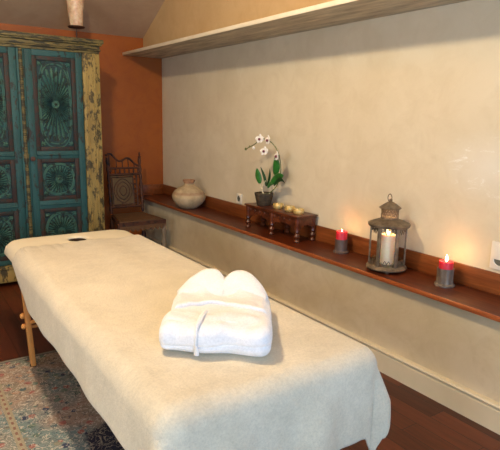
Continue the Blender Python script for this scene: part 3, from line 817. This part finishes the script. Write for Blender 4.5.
# ------------------------------------------------------------------ lantern
LX, LY = 2.640, 2.275
ln = thing('lantern', (LX,LY,ZL), 'round aged metal lantern with pierced top and glass sides on the ledge', 'lantern')
m = MB().lathe([(0,.014),(.150,.014),(.160,.018),(.163,.026),(.158,.034),(.148,.038),(.142,.046),(0,.046)], 48)
for k in range(4):
    a = PI/4+k*PI/2; m.lathe([(.0,0),(.014,0),(.018,.008),(.014,.016)], 12, (.12*math.cos(a), .12*math.sin(a), 0))
m.build('base', M['zinc'], ln)
for k in range(6):
    a = 2*PI*(k+.2)/6; x, y = .138*math.cos(a), .138*math.sin(a)
    p = MB().bbox(-.007, .007, -.015, .015, .044, .322, .002); p.xf(Matrix.Translation((x,y,0)) @ Matrix.Rotation(a,4,'Z'))
    p.build('post', M['zinc'], ln)
    # pane
    a2 = a+PI/6; rr = .134*math.cos(PI/6); w = .134*math.sin(PI/6)-.008
    g = MB().box(-.0012, .0012, -w, w, .05, .318); g.xf(Matrix.Translation((rr*math.cos(a2), rr*math.sin(a2), 0)) @ Matrix.Rotation(a2,4,'Z'))
    g.build('glass_pane', M['glass'], ln, smooth=False)
    # filigree, top and bottom of each opening
    m = MB(); m2 = MB()
    for j in range(4):
        cy = -w+(j+.5)*w/2; h_ = .034+.014*(j in (1,2))
        m.tube([(0, cy-w/4*.9, .320), (0, cy-w/5, .320-h_*.6), (0, cy, .320-h_), (0, cy+w/5, .320-h_*.6), (0, cy+w/4*.9, .320)], .0032, 5, up=(1,0,0))
        m.tube([(0, cy+.009*math.cos(t_), .309+.009*math.sin(t_)) for t_ in [2*PI*q/10 for q in range(10)]], .0025, 5, closed=True, up=(1,0,0))
        h_ = .028+.012*(j in (1,2))
        m2.tube([(0, cy-w/4*.9, .046), (0, cy-w/5, .046+h_*.6), (0, cy, .046+h_), (0, cy+w/5, .046+h_*.6), (0, cy+w/4*.9, .046)], .0032, 5, up=(1,0,0))
    for q_ in (m, m2):
        q_.xf(Matrix.Translation(((rr+.005)*math.cos(a2), (rr+.005)*math.sin(a2), 0)) @ Matrix.Rotation(a2,4,'Z'))
        q_.build('filigree', M['zinc'], ln)
MB().lathe([(.128,.316),(.160,.318),(.165,.324),(.167,.336),(.160,.341),(.135,.350),(.105,.360),(.080,.368),(.072,.372),(.066,.372),(.100,.356),(.128,.343),(.150,.330),(.128,.322)], 48, cap=False).build('roof', M['zinc'], ln)
# pierced neck: ring of lattice
m = MB()
for z in (.374, .446): m.tube([(.067*math.cos(t_), .067*math.sin(t_), z) for t_ in [2*PI*q/32 for q in range(32)]], .005, 6, closed=True)
for q in range(18):
    for s_ in (-1, 1):
        m.tube([(.066*math.cos(2*PI*(q+s_*k*.5)/18), .066*math.sin(2*PI*(q+s_*k*.5)/18), .374+.018*k) for k in (0,1,2,3,4)], .0042, 5)
m.build('pierced_neck', M['zinc'], ln)
MB().lathe([(.066,.442),(.084,.442),(.087,.447),(.080,.453),(.060,.466),(.040,.478),(.020,.488),(.010,.492),(.014,.500),(.010,.508),(0,.510)], 36, lobes=lambda a,k,z: 1+(.02*math.sin(a*12) if z < .46 else 0)).build('cap', M['zinc'], ln)
m = MB().tube([(0, .020*math.cos(t_)+.012, .515+.026*math.sin(t_)) for t_ in [2*PI*q/20 for q in range(20)]], .0032, 6, closed=True, up=(1,0,0))
m.build('ring', M['iron'], ln)
ln.scale = (.81, .81, .93)
cyl_candle((LX,LY,ZL+.0435), M['waxcream'], 'ivory pillar candle burning inside the glass lantern', 'candle', .048, .196, 'waxcream', 1.25)

# ------------------------------------------------------------------ sockets
def plate(y0, y1, z0, z1, label, name, two):
    t_ = thing(name, (XN, (y0+y1)/2, z0), label, 'wall socket'); o = (XN,(y0+y1)/2,z0)
    W(MB().bbox(XN-.014, XN, y0, y1, z0, z1, .005), 'plate', M['plastic'], t_, o)
    cy = (y0+y1)/2; r = (y1-y0)*.30
    if two:
        zc = z0+(y1-y0)/2
        W(MB().bbox(XN-.020, XN-.012, cy-r*1.15, cy+r*1.15, z1-(y1-y0)*.5-r*1.15, z1-(y1-y0)*.5+r*1.15, .003), 'rocker', M['plastic'], t_, o)
    else: zc = (z0+z1)/2
    rm = MB().lathe([(r*1.18,0),(r*1.18,.005),(r*1.0,.005),(r*.96,-.0)], 28, cap=False); rm.xf(Matrix.Translation((XN-.0142,cy,zc)) @ Matrix.Rotation(-PI/2,4,'Y'))
    W(rm, 'socket_rim', M['plastic'], t_, o)
    ds = MB().lathe([(0,0),(r*.96,0),(r*.96,.0012),(0,.0012)], 28); ds.xf(Matrix.Translation((XN-.0135,cy,zc)) @ Matrix.Rotation(-PI/2,4,'Y'))
    W(ds, 'socket_face', M['plasticdark'], t_, o)
    for s_ in (-1, 1):
        pn = MB().lathe([(0,0),(r*.13,0),(r*.13,.001),(0,.001)], 10); pn.xf(Matrix.Translation((XN-.0148,cy+s_*r*.4,zc)) @ Matrix.Rotation(-PI/2,4,'Y'))
        W(pn, 'pin_hole', M['hole'], t_, o)
plate(4.275, 4.375, .772, .872, 'small single wall socket beside the orchid pot, above the ledge', 'wall_socket', False)
plate(1.535, 1.655, .785, .945, 'cream double wall socket at the right end above the ledge', 'wall_socket', True)

# ------------------------------------------------------------------ lights
def area(loc, rot, sx, sy, e, col):
    l = bpy.data.lights.new('daylight', 'AREA'); l.shape = 'RECTANGLE'; l.size = sx*S; l.size_y = sy*S; l.energy = e; l.color = col
    o_ = bpy.data.objects.new('daylight', l); C.objects.link(o_); o_.location = Vector(loc)*S; o_.rotation_euler = rot; return o_
lamp((.38, 2.4, 3.15), 100, .09, (1,.84,.60), 'ceiling_lamp')
area((XW-.12, (WY0+WY1)/2, (WZ0+WZ1)/2), (0,-PI/2,0), WZ1-WZ0, WY1-WY0, 42, (.88,.94,1))
area((.35, YF-.12, 1.6), (PI/2,0,0), 2.7, 1.8, 88, (.38,.62,1))
lamp((LX, LY, ZL+.046+.196+.035), 2.6, .012, (1,.58,.25))
lamp((c2[0], c2[1], ZL+.081+.070+.03), .55, .012, (1,.58,.25))
lamp((c1[0], c1[1], ZL+.081+.075+.022), .25, .01, (1,.58,.25))
w = bpy.data.worlds.new('World'); bpy.context.scene.world = w; w.use_nodes = True
w.node_tree.nodes['Background'].inputs[0].default_value = (.75,.86,1,1); w.node_tree.nodes['Background'].inputs[1].default_value = .6

# ------------------------------------------------------------------ camera
R_ = Vector((0.82936889,-0.55828374,0.02159859)); U_ = Vector((0.09312257,0.17625102,0.97993049)); F_ = Vector((0.55088604,0.81071255,-0.19816593))
cd = bpy.data.cameras.new('camera'); cam = bpy.data.objects.new('camera', cd); C.objects.link(cam)
cd.sensor_fit = 'HORIZONTAL'; cd.sensor_width = 36; cd.lens = 526.92/500*36; cd.clip_start = .02
mw = Matrix((R_, U_, -F_)).transposed().to_4x4(); mw.translation = Vector((0,0,1.6))*S
cam.matrix_world = mw
sc = bpy.context.scene; sc.camera = cam
sc.view_settings.view_transform = 'Standard'; sc.view_settings.look = 'None'
sc.view_settings.exposure = .12; sc.view_settings.gamma = 1; sc.view_settings.use_curve_mapping = False
